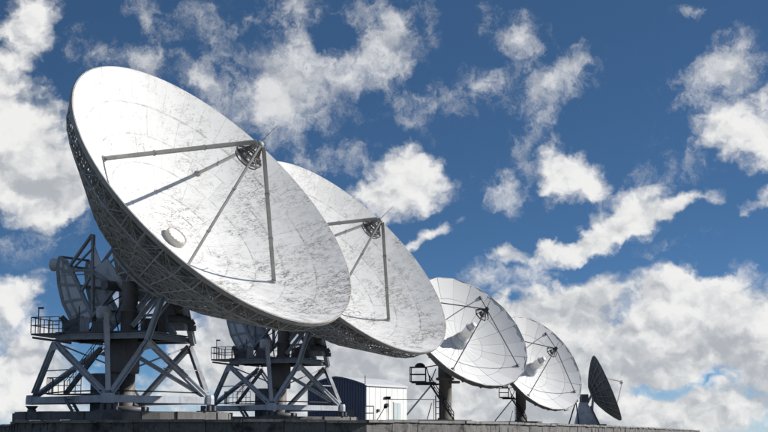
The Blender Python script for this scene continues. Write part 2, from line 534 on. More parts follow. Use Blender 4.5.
def build_reflector(root, F, key):
    """reflector, backup truss, feed legs and feed ring in the dish frame F"""
    rim = MB().lathe([(12.52, -.02), (12.58, -.02), (12.58, -.34), (12.50, -.34)], 96, closed=True, smooth=False)
    refl = rim.build('reflector', 'panel_back', root, mat4=F)
    mat = dish_material('weathered_white_' + key, refl, 1.0)
    rings = [(.7, 2.5, 12), (2.5, 4.5, 20), (4.5, 6.5, 24), (6.5, 8.5, 36), (8.5, 10.5, 40), (10.5, 12.5, 40)]
    rnd = random.Random(3)
    for r0, r1, k in rings:
        st = 360 / k
        me = panel_mesh('panel', r0, r1, -st / 2, st / 2, surf, .07, mat, na=4 if k > 20 else 6, gap=.006)
        for i in range(k):
            m = Matrix.Rotation(-R_(i * st), 4, 'Z') @ Matrix.Translation((0, 0, rnd.uniform(-.008, .008)))
            put('panel', me, refl, m)
    return refl, mat


def build_backup(root, F):
    hubm = MB().lathe([(3.2, -4.95), (4.0, -4.85), (4.05, -7.5), (3.2, -7.6)], 40, closed=True)
    hub = hubm.build('backup_structure', 'truss', root, mat4=F)
    # one rib: a planar truss, copied round the axis
    rib = MB()
    topn = [(4.0, surf(4.0) - .22), (5.5, surf(5.5) - .22), (7.0, surf(7.0) - .22), (8.5, surf(8.5) - .22), (9.9, surf(9.9) - .22), (11.2, surf(11.2) - .2), (12.3, surf(12.3) - .12)]
    botn = [(4.0, -7.45), (5.5, -6.6), (7.0, -5.75), (8.4, -4.55), (9.7, -3.45), (10.85, -2.5), (11.9, -1.6)]
    pt = lambda t: P(t[0], 0, t[1])
    for a, b in zip(topn, topn[1:]): rib.rod(pt(a), pt(b), .05, 4)
    for a, b in zip(botn, botn[1:]): rib.rod(pt(a), pt(b), .06, 4)
    rib.rod(pt(botn[-1]), pt(topn[-1]), .06, 4)
    for i in range(len(topn)):
        rib.rod(pt(topn[i]), pt(botn[i]), .042, 4)
        if i + 1 < len(topn):
            if i % 2: rib.rod(pt(topn[i]), pt(botn[i + 1]), .038, 4)
            else: rib.rod(pt(botn[i]), pt(topn[i + 1]), .038, 4)
    me = rib.mesh('rib', 'truss')
    for i in range(NRIB): put('rib', me, hub, Matrix.Rotation(-R_(360 / NRIB * (i + .5)), 4, 'Z'))
    st = 360 / NRIB
    rnd = random.Random(5)
    for j, (r, z) in enumerate(botn[1:], 1):
        h = MB()
        for i in range(NRIB): h.rod(P(r, (i + .5) * st, z), P(r, (i + 1.5) * st, z), .05, 4)
        h.build('hoop', 'truss', hub)
    for j, (r, z) in enumerate(topn[1:], 1):
        h = MB()
        for i in range(NRIB): h.rod(P(r, (i + .5) * st, z), P(r, (i + 1.5) * st, z), .05, 4)
        h.build('hoop', 'truss', hub)
    for j in range(len(botn) - 1):
        d = MB()
        for i in range(NRIB):
            a0, a1 = (i + .5) * st, (i + 1.5) * st
            (r0, z0), (r1, z1) = botn[j], botn[j + 1]
            (q0, y0), (q1, y1) = topn[j], topn[j + 1]
            if (i + j) % 2: a0, a1 = a1, a0
            d.rod(P(r0, a0, z0), P(r1, a1, z1), .038, 4); d.rod(P(r0, a1, z0), P(r1, a0, z1), .03, 4)
            d.rod(P(r1, a1, z1), P(q1, a0, y1), .032, 4)
            d.rod(P(q0, a0, y0), P(r0, a1, z0), .032, 4)
            if rnd.random() < .7: d.rod(P(r0, a1, z0), P(q1, a0, y1), .03, 4)
        d.build('cross_bracing', 'truss', hub)
    # a few pale bracing clusters and cable trays on the lower back
    t = MB()
    t.path([P(4.2, a, -7.65) for a in range(90, 275, 12)], .09, 6)
    t.build('cable_tray', 'truss', hub)
    return hub


def build_feed(root, F):
    AP = 4.75
    for a in (-49, 41, 133, -139):
        r = 7.75
        foot = P(r, a, surf(r) + .06); head = P(.32, a, AP)
        side = P(1, a + 90, 0)
        lg = MB(); rad = (foot - head).normalized().cross(side)
        lg.beam(foot, head, .08, .26, up=rad)
        # open channel look: a flange along both edges
        for k in (-1, 1): lg.beam(foot + rad * k * .13, head + rad * k * .13, .13, .045, up=rad)
        leg = lg.build('feed_leg', 'leg', root, mat4=F)
        for t in (.33, .66):
            c = foot.lerp(head, t); d = (head - foot).normalized()
            MB().beam(c - d * .07, c + d * .07, .20, .38, up=rad).build('flange', 'leg', leg)
        MB().lathe([(0, .08), (.24, .08), (.24, -.12), (0, -.12)], 14, c=foot).build('foot_plate', 'leg', leg)
    ap = MB(); ap.lathe([(0, AP + .22), (.22, AP + .2), (.30, AP), (.22, AP - .25), (0, AP - .28)], 16)
    ap.build('apex_joint', 'leg', root, mat4=F)
    # open subreflector ring hanging below the apex
    ring = MB(); z = AP - 1.25
    circ = lambda r, zz, n=24: [P(r, 360 / n * i, zz) for i in range(n + 1)]
    ring.path(circ(1.05, z), .09, 6); ring.path(circ(.62, z + .35), .07, 6); ring.path(circ(.95, z - .32), .05, 6)
    for i in range(12):
        a = i * 30
        ring.rod(P(1.05, a, z), P(.62, a + 15, z + .35), .05, 5); ring.rod(P(.62, a + 15, z + .35), P(.3, a, AP - .2), .04, 5)
        if i % 2: ring.rod(P(1.05, a, z), P(.95, a + 15, z - .32), .04, 5)
    rg = ring.build('feed_ring', 'ring', root, mat4=F)
    for a in (20, 110, 205, 290):
        MB().box(P(.82, a, z + .02), (.32, .28, .42), rz=-R_(a)).build('actuator_box', 'ring', rg)
    sr = MB().lathe([(0, z - .62), (.3, z - .55), (.55, z - .3), (.58, z - .22), (0, z - .1)], 24)
    sr.build('subreflector', 'ring', root, mat4=F)
    cv = MB().lathe([(0, -DEP + .48), (.72, -DEP + .48)], 36, smooth=False)
    cvo = cv.build('hub_cover', 'cover', root, mat4=F)
    MB().lathe([(.72, -DEP + .48), (.72, -DEP + .52), (.84, -DEP + .52), (.87, -DEP + .44), (.87, -DEP + .0)], 36, smooth=False).build('cover_wall', 'cover_shade', cvo)
    for i in range(16): MB().lathe([(0, .05), (.035, .05), (.035, 0)], 6, c=P(.78, i * 22.5, -DEP + .52)).build('bolt', 'cover_shade', cvo)
    rod = MB().rod((0, .1, AP + .2), (.25, .15, AP + 1.9), .035, 5, .015)
    rod.build('lightning_rod', 'leg', root, mat4=F)


def stair_obj(name, p, q, width, side, n, mat, root, tread=(.28, .05)):
    """a flight: one stringer carries the other stringer and every tread as its sub-parts"""
    p = Vector(p); q = Vector(q); sd = Vector(side).normalized() * width / 2
    so = MB().beam(p - sd, q - sd, .07, .24).build(name, mat, root)
    MB().beam(p + sd, q + sd, .07, .24).build('stringer', mat, so)
    tm = MB().box((0, 0, 0), (tread[0], width - .05, tread[1])).mesh('tread', mat)
    for i in range(n): put('tread', tm, so, Matrix.Translation(p.lerp(q, (i + .5) / n)))
    return so


def build_mount(root, c_loc, n, AX):
    """pedestal, alidade and elevation gear, all in the root's own metres"""
    V = Vector
    n = V(n)
    h = V((n.x, n.y, 0)).normalized(); ax = V((-h.y, h.x, 0))
    L, Fr, Rt, Bk = V((-6.75, .3, 1.0)), V((.1, -6.6, 1.0)), V((6.25, -.1, 1.0)), V((.2, 6.7, 1.0))
    FL, FR, BR, BL = V((-4.6, -2.4, 5.0)), V((2.4, -4.5, 5.0)), V((4.5, 2.4, 5.0)), V((-2.4, 4.5, 5.0))
    bz = V((0, 0, -.12))
    for a, b in ((L, Fr), (Fr, Rt), (Rt, Bk), (Bk, L)):
        d = (b - a).normalized() * .4
        MB().beam(a + d + bz, b - d + bz, .36, .50).build('base_beam', 'steel', root)
    for a in (L, Rt, Bk):   # radial tie to the centre
        MB().ibeam(a * .93 + bz + V((0, 0, .02)), V((a.x * .15, a.y * .15, a.z - .1)), .36, .5, .06).build('tie_beam', 'steel_dark', root)
    for i, a in enumerate((L, Fr, Rt, Bk)):
        f = MB()
        f.lathe([(0, .36), (.42, .34), (.46, .1), (.46, -.34), (0, -.36)], 10, c=a + V((0, 0, -.08)), smooth=False)
        ft = f.build('corner_node', 'steel', root)
        b = MB()
        if i == 0:
            b.rod(a + V((0, 0, -.5)), V((a.x, a.y, .22)), .50, 8, .26); b.rod(V((a.x, a.y, .22)), V((a.x, a.y, 0)), .34, 8, caps=True)
        else:
            for q in range(5):
                t = V((.42 * math.cos(q * 1.257), .42 * math.sin(q * 1.257), 0)); b.rod(a + t + V((0, 0, -.5)), V((a.x, a.y, 0)) + t, .17, 8)
            b.box((a.x, a.y, .06), (1.5, 1.5, .12))
        b.build('foot', 'steel_dark', ft)
    def leg(p, q, w=.36, hh=.36, mat='steel'):
        d = (q - p).normalized(); MB().ibeam(p + d * .45, q - d * .1, w, hh, .07).build('leg', mat, root)
    for p, q in ((L, FL), (L, BL), (Fr, FL), (Fr, FR), (Rt, FR), (Rt, BR), (Bk, BL), (Bk, BR)): leg(p, q)
    leg(Rt, V((1.25, -1.3, 4.0)), .30, .30)
    leg(Fr, V((-.5, -4.25, 5.0)), .34, .34, 'pale')
    MB().ibeam(V((-.5, -4.25, 4.95)), V((-.75, -3.75, 7.0)), .34, .34, .07).build('strut', 'pale', root)
    # ring of the upper platform
    zz = V((0, 0, .38))
    for a, b in ((FL, FR), (FR, BR), (BR, BL), (BL, FL)):
        d = (b - a).normalized() * .1
        MB().ibeam(a + zz + d, b + zz - d, .30, .40, .06).build('ring_beam', 'steel_dark' if a is FR else 'sector', root)
    MB().ibeam(FL.lerp(BL, .5) + zz, FR.lerp(BR, .5) + zz, .35, .5, .06).build('cross_beam', 'steel_dark', root)
    MB().ibeam(FL.lerp(FR, .5) + zz - V((0, 0, .02)), BL.lerp(BR, .5) + zz - V((0, 0, .02)), .35, .5, .06).build('cross_beam', 'steel_dark', root)
    for node, ends in ((FL, (L, Fr)), (FR, (Fr, Rt)), (BR, (Rt, Bk)), (BL, (Bk, L))):
        nn = (ends[0] - node).cross(ends[1] - node).normalized()
        a_, b_ = (ends[0] - node).normalized(), (ends[1] - node).normalized()
        o_ = nn * -.03 if nn.dot(V((node.x, node.y, 0))) > 0 else nn * .03
        base = nn * (.21 if nn.dot(V((node.x, node.y, 0))) > 0 else -.21)
        MB().prism([node + base + V((0, 0, .1)), node + base + a_ * .95, node + base + (a_ + b_) * .42, node + base + b_ * .95], o_).build('gusset_plate', 'steel', root)
    deck = MB(); up = V((0, 0, .66))
    dk = [FL + up, FR + up, BR + up, BL + up]
    deck.prism(dk, (0, 0, .08))
    pl = [V((-6.4, -2.3, 5.66)), V((-4.2, -3.1, 5.66)), V((-3.3, .6, 5.66)), V((-5.6, 1.2, 5.66))]
    pf = deck.build('platform', 'steel_dark', root)
    bal = MB(); bal.prism([p - V((0, 0, .14)) for p in pl], (0, 0, .13))
    bal.beam(pl[0] + V((.1, .1, -.3)), V((-4.4, -2.0, 5.1)), .16); bal.beam(pl[3] + V((.1, -.1, -.3)), V((-4.0, .2, 5.1)), .16)
    bal.build('balcony', 'steel_dark', root)
    r = MB(); railing(r, [pl[1], pl[0], pl[3], pl[2]], 1.15, .035, .75)
    r.build('balcony_railing', 'steel_dark', root)
    r = MB(); railing(r, [BL + V((.1, 0, .74)), BR + V((-.1, -.1, .74))], 1.05, .028, 1.3)
    r.build('railing', 'steel_dark', pf)
    # centre column: post, drum, upper tube
    MB().lathe([(.85, 0), (.85, 2.9), (0, 2.9)], 28).build('pedestal_post', 'drum', root)
    MB().lathe([(0, 2.75), (1.1, 2.78), (1.14, 2.95), (1.14, 4.9), (1.0, 5.0), (1.0, 5.75), (0, 5.75)], 32, c=(.25, -1.6, 0)).build('drum', 'drum', root)
    MB().lathe([(.64, 5.76), (.64, 7.2), (.70, 7.2), (.70, 7.3), (.58, 7.3), (.58, AX.z + .2)], 24, c=(.75, -2.5, 0)).build('column', 'drum', root)
    # ridged cable wrap in front of the post
    cw = MB(); k = 26; prof = []
    for i in range(k):
        a0 = 2 * math.pi * i / k; rr = 1.05 if i % 2 else .94
        prof.append(V((-1.05 + rr * math.cos(a0), -1.7 + rr * math.sin(a0), .02)))
    cw.prism(prof, (0, 0, 2.75)); cw.build('cable_wrap', 'steel_dark', root)
    MB().lathe([(0, .02), (1.9, .02), (1.9, .38), (1.6, .46), (0, .46)], 28).build('base_ring', 'steel_dark', root)
    # access stair with landing
    so = stair_obj('stair', (-3.9, -1.6, 1.3), (-1.4, -1.8, 4.6), .8, (0, 1, 0), 13, 'steel_dark', root)
    hr = MB()
    for s in (-.42, .42):
        a, b = V((-3.9, -1.6 + s, 2.2)), V((-1.4, -1.8 + s, 5.5)); hr.rod(a, b, .03, 5)
        for t in (0, .25, .5, .75, 1): p = a.lerp(b, t); hr.rod(p, p - V((0, 0, .95)), .025, 4)
    hr.build('handrail', 'steel_dark', so)
    stair_obj('step_ladder', (-3.35, -3.6, 1.0), (-2.6, -4.3, 0.0), .7, (.4, 1, 0), 4, 'steel_dark', root)
    ld = MB(); ld.prism([V((-4.9, -3.3, 1.22)), V((-1.2, -5.2, 1.22)), V((-1.2, -1.2, 1.22)), V((-4.4, -1.2, 1.22))], (0, 0, .06))
    lo = ld.build('landing', 'steel_dark', root)
    r = MB(); railing(r, [V((-4.9, -1.2, 1.28)), V((-4.9, -3.2, 1.28)), V((-2.2, -4.6, 1.28))], 1.15, .03, .55)
    r.build('landing_railing', 'steel_dark', lo)
    # ---- alidade (turns with the dish) : axle, yokes, gear sector
    def S(u, w, a=0.0):   # u backwards from the axle, w up, a along the axle
        return AX - h * u + V((0, 0, w)) + ax * a
    MB().rod(AX - ax * 2.7, AX + ax * 2.7, .36, 18, caps=True).build('axle', 'steel_dark', root)
    for a in (2.3,):
        y = MB()
        top = S(0, 0, a); f1 = S(-2.6, 5.74 - AX.z, a * .92); f2 = S(2.4, 5.74 - AX.z, a * .92)
        y.beam(f1, top, .34, .30, up=ax); y.beam(f2, top, .34, .30, up=ax)
        y.beam(f1.lerp(top, .45), f2.lerp(top, .45), .2, .2, up=ax)
        y.beam(f1, f2.lerp(top, .45), .14, .14, up=ax)
        y.build('yoke', 'steel', root)
        MB().rod(S(0, 0, a - .28), S(0, 0, a + .28), .55, 20, caps=True).build('bearing', 'steel', root)
    # dish hub cone: box frame from the inner ring to the axle
    C = V(c_loc); Fm = dish_frame(C, n)
    hc = MB()
    W = lambda r, a, z: Fm @ P(r, a, z)
    for i in range(8):
        a = i * 45 + 22
        hc.beam(W(3.9, a, -7.5), W(1.6, a, -9.9), .22, .22); hc.beam(W(3.9, a, -7.5), W(1.6, a + 45, -9.9), .12, .12)
        hc.beam(W(3.9, a, -7.5), W(3.9, a + 45, -7.5), .22, .22)
    hc.lathe([(0, -9.7), (1.7, -9.7), (1.7, -10.3), (0, -10.3)], 24)
    hub2 = hc
    # move lathe part of the cone into dish frame
    k0 = len(hub2.v) - 24 * 4
    for i in range(k0, len(hub2.v)): hub2.v[i] = tuple(Fm @ V(hub2.v[i]))
    hub2.build('hub_cone', 'truss', root)
    # gear sector: outer curve and inner chord in the (u, w) plane, two cheeks
    outer = [(5.75, 2.55), (5.95, 1.75), (5.75, .45), (5.25, -.95), (4.4, -2.2), (3.35, -3.05)]
    inner = [(4.75, 1.75), (4.35, 1.15), (3.75, .25), (3.15, -.75), (2.6, -1.55), (2.2, -2.15)]
    for a in (-1.5, 1.5):
        g = MB()
        for i in range(5):
            g.beam(S(*outer[i], a), S(*outer[i + 1], a), .36, .10, up=ax); g.beam(S(*inner[i], a), S(*inner[i + 1], a), .30, .20, up=ax)
            g.beam(S(*outer[i], a), S(*inner[i], a), .22, .16, up=ax)
        g.beam(S(*outer[5], a), S(*inner[5], a), .22, .2, up=ax)
        g.beam(S(*inner[0], a), S(2.5, 4.0, a), .17, .24, up=ax); g.beam(S(4.55, 1.45, a), S(2.35, 3.0, a), .10, .16, up=ax)
        g.beam(S(5.5, 1.45, a), S(2.3, 1.35, a), .20, .22, up=ax); g.beam(S(5.5, 1.12, a), S(2.3, 1.05, a), .09, .14, up=ax)
        g.beam(S(2.4, 4.0, a), S(2.2, -2.2, a), .2, .26, up=ax)
        g.beam(S(2.3, 1.2, a), S(3.5, -.25, a), .18, .2, up=ax); g.beam(S(2.25, 1.2, a), S(0, 0, a), .3, .3, up=ax)
        g.beam(S(2.2, -2.15, a), S(0, -.1, a), .24, .28, up=ax); g.beam(S(3.35, -3.05, a), S(1.2, -3.3, a), .24, .2, up=ax)
        go = g.build('gear_sector', 'sector', root)
        mids = [tuple((V(o) * .62 + V(i) * .38)) for o, i in zip(outer, inner)]
        g2 = MB()
        for i in range(5): g2.beam(S(*mids[i], a), S(*mids[i + 1], a), .24, .12, up=ax)
        g2.build('sector_rail', 'sector', go)
        for i in range(5):
            for A, B in ((outer, mids), (mids, inner)):
                o0, o1, i0, i1 = V(A[i]), V(A[i + 1]), V(B[i]), V(B[i + 1])
                cen = (o0 + o1 + i0 + i1) / 4; q = []
                for t in (o0, o1, i1, i0):
                    e = cen + (t - cen) * .84; q.append(S(e.x, e.y, a - .05))
                MB().prism(q, ax * .1).build('plate', 'pale', go)
        # gusset plates towards the reflector back
        MB().prism([S(2.62, 3.9, a - .04), S(2.45, 1.45, a - .04), S(1.5, 1.75, a - .04)], ax * .08).build('gusset_plate', 'pale', go)
        MB().prism([S(2.3, 1.3, a - .07), S(.9, 2.1, a - .07), S(-.6, .5, a - .07), S(.4, .2, a - .07)], ax * .14).build('gusset_plate', 'steel', go)
    for u, w in outer[:5:2] + inner[::2]: MB().beam(S(u, w, -1.5), S(u, w, 1.5), .16, .16).build('sector_tie', 'steel_dark', root)
    MB().rod(S(5.7, 2.0, -.9), S(6.9, 2.05, -1.1), .42, 14, .5, caps=True).build('horn_beacon', 'pale', root)
    # forward struts on the far side
    MB().ibeam(FR + V((.05, -.42, .0)), V((3.55, -3.9, 8.9)), .36, .36, .07).build('strut', 'steel', root)
    MB().ibeam(BR + V((.30, -.1, .1)), V((4.15, .6, 8.6)), .40, .40, .07).build('strut', 'steel', root)
    for s, e in (((1.1, -3.3, 6.1), (3.0, -3.0, 8.6)), ((1.3, .4, 5.9), (3.5, .8, 8.6)), ((1.0, -2.6, 7.0), (2.6, -2.4, 9.0))):
        MB().ibeam(V(s), V(e), .42, .34, .06).build('strut', 'steel', root)
    MB().prism([V((2.4, .9, 6.1)), V((4.3, 1.0, 6.1)), V((4.2, 1.0, 7.9)), V((3.2, .9, 8.2)), V((2.3, .9, 7.4))], (.1, .5, 0)).build('gusset_plate', 'steel', root)
    # drive housings, cabinets and ducts on the platform
    d = MB(); d.lathe([(0, .50), (.35, .48), (.52, .32), (.56, -.30), (.4, -.45), (0, -.48)], 18, c=(-.95, -3.4, 7.05)); d.build('drive_housing', 'pale', root)
    MB().box((-1.3, -2.7, 6.1), (1.1, .9, .7)).build('drive_base', 'steel_dark', root)
    d = MB(); d.rod((-4.2, -1.5, 6.1), (-3.2, -1.2, 6.5), .42, 12, caps=True); d.box((-3.6, -1.3, 6.0), (1.2, .9, .5)); d.rod((-4.35, -1.7, 6.9), (-3.9, -1.4, 6.3), .2, 8, .3, caps=True)
    d.build('motor', 'steel_dark', root)
    for x, y, w, t in ((-2.7, -1.6, .7, 1.1), (-1.9, .3, .8, 1.5), (1.9, -2.2, .7, 1.0), (2.9, -.8, .6, .8), (2.2, 1.2, .9, 1.3)):
        MB().box((x, y, 5.74 + t / 2), (w, .6, t), rz=.3).build('cabinet', 'steel' if x < 0 else 'steel_dark', root)
    pts = [V((3.2, .2, 6.9)) + V((1.0 * t, 0, 0)) for t in (0, .5, 1.0)] + [V((4.75, .2, 6.75)), V((4.95, .2, 6.4)), V((4.95, .2, 6.0))]
    MB().path(pts, .3, 10).build('duct', 'steel_dark', root)
    MB().rod((4.0, -.5, 7.9), (4.0, .9, 7.4), .45, 12, caps=True).build('fan_housing', 'steel_dark', root)
    for p, q, rr in (((-4.4, -2.3, 4.9), (-.7, -1.9, 3.4), .07), ((2.3, -4.3, 4.9), (.9, -2.4, 3.4), .07), ((4.3, 2.3, 4.9), (1.1, -.9, 3.3), .07),
                     ((-2.3, 4.3, 4.9), (-.5, -.8, 3.3), .07), ((-5.6, -1.0, 3.0), (-2.2, -4.6, 3.0), .05), ((3.4, -3.2, 3.1), (5.3, 1.2, 3.1), .05)):
        MB().rod(p, q, rr, 6).build('tie_rod', 'steel', root)
    for p, q in (((-2.9, -2.5, 5.8), (-2.9, -2.5, 7.6)), ((1.9, -3.3, 5.8), (1.9, -3.3, 7.0)), ((3.3, -1.9, 5.8), (3.3, -1.9, 7.4))):
        MB().rod(p, q, .06, 6).build('conduit', 'steel_dark', root)
    lm = MB().rod((-5.9, -2.2, 5.7), (-5.9, -2.2, 7.5), .04, 5); lm.box((-5.75, -2.2, 7.5), (.4, .18, .14)); lm.build('work_lamp', 'steel_dark', root)
    for a_, b_ in (((1.5, -3.0, 6.0), (2.9, -2.7, 8.3)), ((1.9, -1.6, 5.9), (3.6, -1.2, 8.2)), ((.2, .9, 5.8), (2.7, 1.3, 8.8))):
        MB().beam(V(a_), V(b_), .5, .08).build('face_plate', 'pale', root)
    for k_ in range(4):
        MB().rod(S(2.2 + .5 * k_, -2.4 + .1 * k_, -1.75), S(2.2 + .5 * k_, -2.4 + .1 * k_, -1.2), .16, 10, caps=True).build('pinion', 'sector', root)
    MB().path([V((-6.4, -.4, 1.3)), V((-3.6, -3.0, 1.45)), V((-.3, -6.3, 1.45)), V((3.0, -3.4, 1.45)), V((6.0, -.3, 1.4))], .05, 5).build('cable_run', 'black', root)
    cb = MB()
    cb.path([V((-.2, -1.4, 5.8)), V((-.5, -1.2, 7)), V((0, -1, 8.4)), V((.6, -.9, 9.2))], .05, 5)
    cb.path([V((-2.5, -.8, 5.8)), V((-2.0, -.6, 7)), V((-1.2, -.2, 8.0)), V((.2, .1, 8.9))], .05, 5)
    cb.build('cables', 'black', root)


# telescope one: fitted centre and axis
N1 = Vector((.656, -.425, .623)).normalized()
ROOT1 = Vector((-19.15, 110.9, 1.55))
C1 = Vector((-11.89, 106.32, 17.32)) - ROOT1
AX1 = C1 - N1 * 10.6
t1 = empty('radio_telescope', ROOT1)
tag(t1, 'scuffed white radio telescope on lattice pedestal, standing farthest from the navy-gabled shed', 'telescope', 'scuffed white radio telescopes on lattice pedestals')
F1 = dish_frame(C1, N1)
build_reflector(t1, F1, 'a')
build_backup(t1, F1)
build_feed(t1, F1)
build_mount(t1, C1, N1, AX1)

t2 = copy_tree(t1)
t2['label'] = 'scuffed white radio telescope on lattice pedestal, standing next to the navy-gabled shed'
refl2 = [c for c in t2.children if c.name.startswith('reflector')][0]
mat2 = dish_material('weathered_white_b', refl2, 1.05, 17.3)
for o in refl2.children:
    o.material_slots[0].link = 'OBJECT'; o.material_slots[0].material = mat2
rot2 = R_(-2.0)
t2.rotation_euler = (0, 0, rot2)
t2.location = Vector((-3.43, 145.3, 17.41)) - Matrix.Rotation(rot2, 3, 'Z') @ C1


# ------------------------------------------------------------------ the clean panelled antennas
RS, DS, NS = 9.0, 2.7, 20
surf_s = lambda r: -DS * (1 - r * r / RS / RS)


def build_clean(root, C, n):
    F = dish_frame(C, n)
    # ribbed shell behind the panels
    sh = MB().lathe([(8.85, -.12), (8.85, -.85), (7.9, -1.7), (5.0, -3.2), (2.6, -4.1), (2.6, -4.7), (0, -4.7)], NS, smooth=False)
    back = sh.build('back_shell', 'back_dark', root, mat4=F)
    rb = MB()
    rb.prism([P(8.8, 0, -.2) + Vector((-.05, 0, 0)), P(8.75, 0, -1.05) + Vector((-.05, 0, 0)), P(2.7, 0, -4.75) + Vector((-.05, 0, 0)), P(2.6, 0, -4.0) + Vector((-.05, 0, 0))], (.1, 0, 0))
    me = rb.mesh('rib', 'back_dark')
    for i in range(NS): put('rib', me, back, Matrix.Rotation(R_(18 * i + 9), 4, 'Z'))
    rim = MB().lathe([(9.0, .0), (9.06, .0), (9.06, -.32), (8.95, -.32)], NS, closed=True, smooth=False)
    rim.v = [tuple(Matrix.Rotation(R_(9), 3, 'Z') @ Vector(v)) for v in rim.v]
    refl = rim.build('reflector', 'back_dark', root, mat4=F)
    mat = dish_material('clean_white', refl, .12)
    rnd = random.Random(11)
    for r0, r1 in ((.6, 3.4), (3.4, 6.4), (6.4, 9.0)):
        me = panel_mesh('panel', r0, r1, -9, 9, surf_s, .06, mat, na=2, nr=3, gap=.016, polygonal=False)
        for i in range(NS):
            tl = Matrix.Rotation(R_(rnd.uniform(-.15, .15)), 4, 'X') @ Matrix.Rotation(R_(rnd.uniform(-.1, .1)), 4, 'Y')
            put('panel', me, refl, Matrix.Rotation(R_(18 * i), 4, 'Z') @ tl)
    # feed cone on the vertex
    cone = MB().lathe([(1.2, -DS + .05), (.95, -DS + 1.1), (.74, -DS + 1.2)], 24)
    cone.build('feed_cone_base_shaded', 'steel', root, mat4=F)  # darker blue-grey base: shadow at the tower's foot put into its colour
    tw = MB().lathe([(.76, -DS + 1.2), (.76, -DS + 1.35), (.70, -DS + 1.36), (.70, -DS + 3.1), (.76, -DS + 3.1), (.76, -DS + 3.22), (.66, -DS + 3.23), (.40, -DS + 3.6), (.40, -DS + 4.0), (0, -DS + 4.0)], 24)
    tw.build('feed_tower', 'white_steel', root, mat4=F)
    AP = 4.3
    for a in (-50, 40, 130, -140):
        foot = P(8.1, a, surf_s(8.1)); head = P(.3, a, AP)
        lg = MB().rod(foot, head, .075, 6)
        lo = lg.build('feed_leg', 'steel_dark', root, mat4=F)
        MB().lathe([(0, .12), (.28, .12), (.28, -.1), (0, -.1)], 10, c=foot).build('foot_plate', 'steel_dark', lo)
    ap = MB(); ap.lathe([(0, AP + .5), (.25, AP + .4), (.3, AP - .3), (0, AP - .3)], 12)
    for i in range(8): ap.rod(P(1.0, i * 45, AP - .95), P(.25, i * 45 + 20, AP - .1), .06, 5); ap.rod(P(1.0, i * 45, AP - .95), P(1.0, i * 45 + 45, AP - .95), .08, 5)
    ap.build('feed_frame', 'black', root, mat4=F)
    MB().lathe([(0, AP - .8), (.4, AP - .86), (.45, AP - .98), (.2, AP - 1.2), (0, AP - 1.25)], 20).build('subreflector', 'steel_dark', root, mat4=F)
    MB().rod((.1, .2, AP + .3), (.3, .9, AP + 1.5), .04, 5, .02).build('lightning_rod', 'black', root, mat4=F)
    # rim beacon
    MB().box(P(9.1, 168, -.15), (.9, .35, .25), rz=R_(12)).build('rim_beacon', 'black', root, mat4=F)


def build_tower(root, top, k=1.0):
    """tan column, cantilevered cab platform and stairs; origin at the column foot"""
    V = Vector
    MB().lathe([(1.05, 0), (1.05, .25), (.86, .3), (.86, 5.2), (1.25, 5.3), (1.25, 5.6), (.95, 5.65), (.95, top)], 28).build('column', 'tan', root)
    MB().box((.2, .2, top - .3), (2.2, 2.0, 1.5), rz=.6).build('turning_head', 'steel_dark', root)
    MB().box((1.2, -.4, 5.0), (1.3, .9, .35), rz=.2).build('bracket', 'tan', root)
    before = set(root.children)
    z = 4.85
    d = MB(); d.prism([V((-4.6, -2.0, z)), V((-1.5, -2.0, z)), V((-1.2, .2, z)), V((-4.4, .2, z))], (0, 0, .16))
    d.beam((-4.0, -1.9, z - .12), (-.9, -.6, z - .12), .18, .2); d.beam((-3.9, .1, z - .12), (-.9, .2, z - .12), .18, .2)
    dk = d.build('cab_platform', 'black', root)
    r = MB(); a = [V((-2.7, -1.95, z + .16)), V((-4.75, -1.95, z + .16)), V((-4.55, .15, z + .16)), V((-2.6, .15, z + .16))]
    for p in a: r.beam(p, p + V((0, 0, 2.0)), .13, .13)
    for q in (.05, 1.0, 1.95):
        for i in range(4): r.beam(a[i] + V((0, 0, q)), a[(i + 1) % 4] + V((0, 0, q)), .11, .11)
    r.build('cage_frame', 'black', root)
    MB().lathe([(0, 2.65), (.35, 2.6), (.65, 2.35), (.72, 2.12), (0, 2.1)], 18, c=(-3.4, -.9, z + .06)).build('lamp_dome', 'black', root)
    b = MB(); b.rod((-2.6, -1.9, z + 2.1), (-2.0, -1.5, z + .2), .07, 5); b.rod((-1.3, -1.6, z + 1.9), (-2.0, -1.5, z + .2), .07, 5); b.rod((-2.6, -1.9, z + 2.1), (-1.0, -1.0, z + 2.4), .07, 5)
    b.build('brace', 'black', root)
    # stair from the deck to the ground
    so = stair_obj('stair', (-2.2, -1.9, z), (1.0, -2.1, 0), .75, (0, 1, 0), 14, 'black', root)
    hr = MB()
    for sd in (-.4, .4):
        p, q = V((-2.2, -1.9 + sd, z + 1)), V((1.0, -2.1 + sd, 1.0)); hr.rod(p, q, .045, 5); hr.rod(p.lerp(q, 0) - V((0, 0, .5)), q - V((0, 0, .5)), .035, 4)
        for t in (0, .2, .4, .6, .8, 1): c = p.lerp(q, t); hr.rod(c, c - V((0, 0, 1)), .04, 4)
    hr.build('handrail', 'black', so)
    v = MB()
    for x in (-1.35, -.75): v.beam((x, -1.6, 0), (x, -1.5, 3.2), .14, .14)
    for q in (.8, 1.6, 2.4): v.beam((-1.35, -1.58, q), (-.75, -1.58, q), .08, .08)
    v.build('stair_post', 'black', root)
    MB().beam((-5.7, -2.2, .05), (-1.9, -1.5, z - .25), .2, .2).build('raking_strut', 'steel', root)
    MB().beam((-2.5, -2.0, .05), (-1.9, -1.9, 2.2), .1, .1).build('post', 'tan', root)
    MB().beam((.75, -2.8, .05), (.5, -2.8, 2.3), .10, .10).build('post', 'white_steel', root)
    if k != 1.0:
        for o in root.children:
            if o not in before: o.scale = (k, k, k)


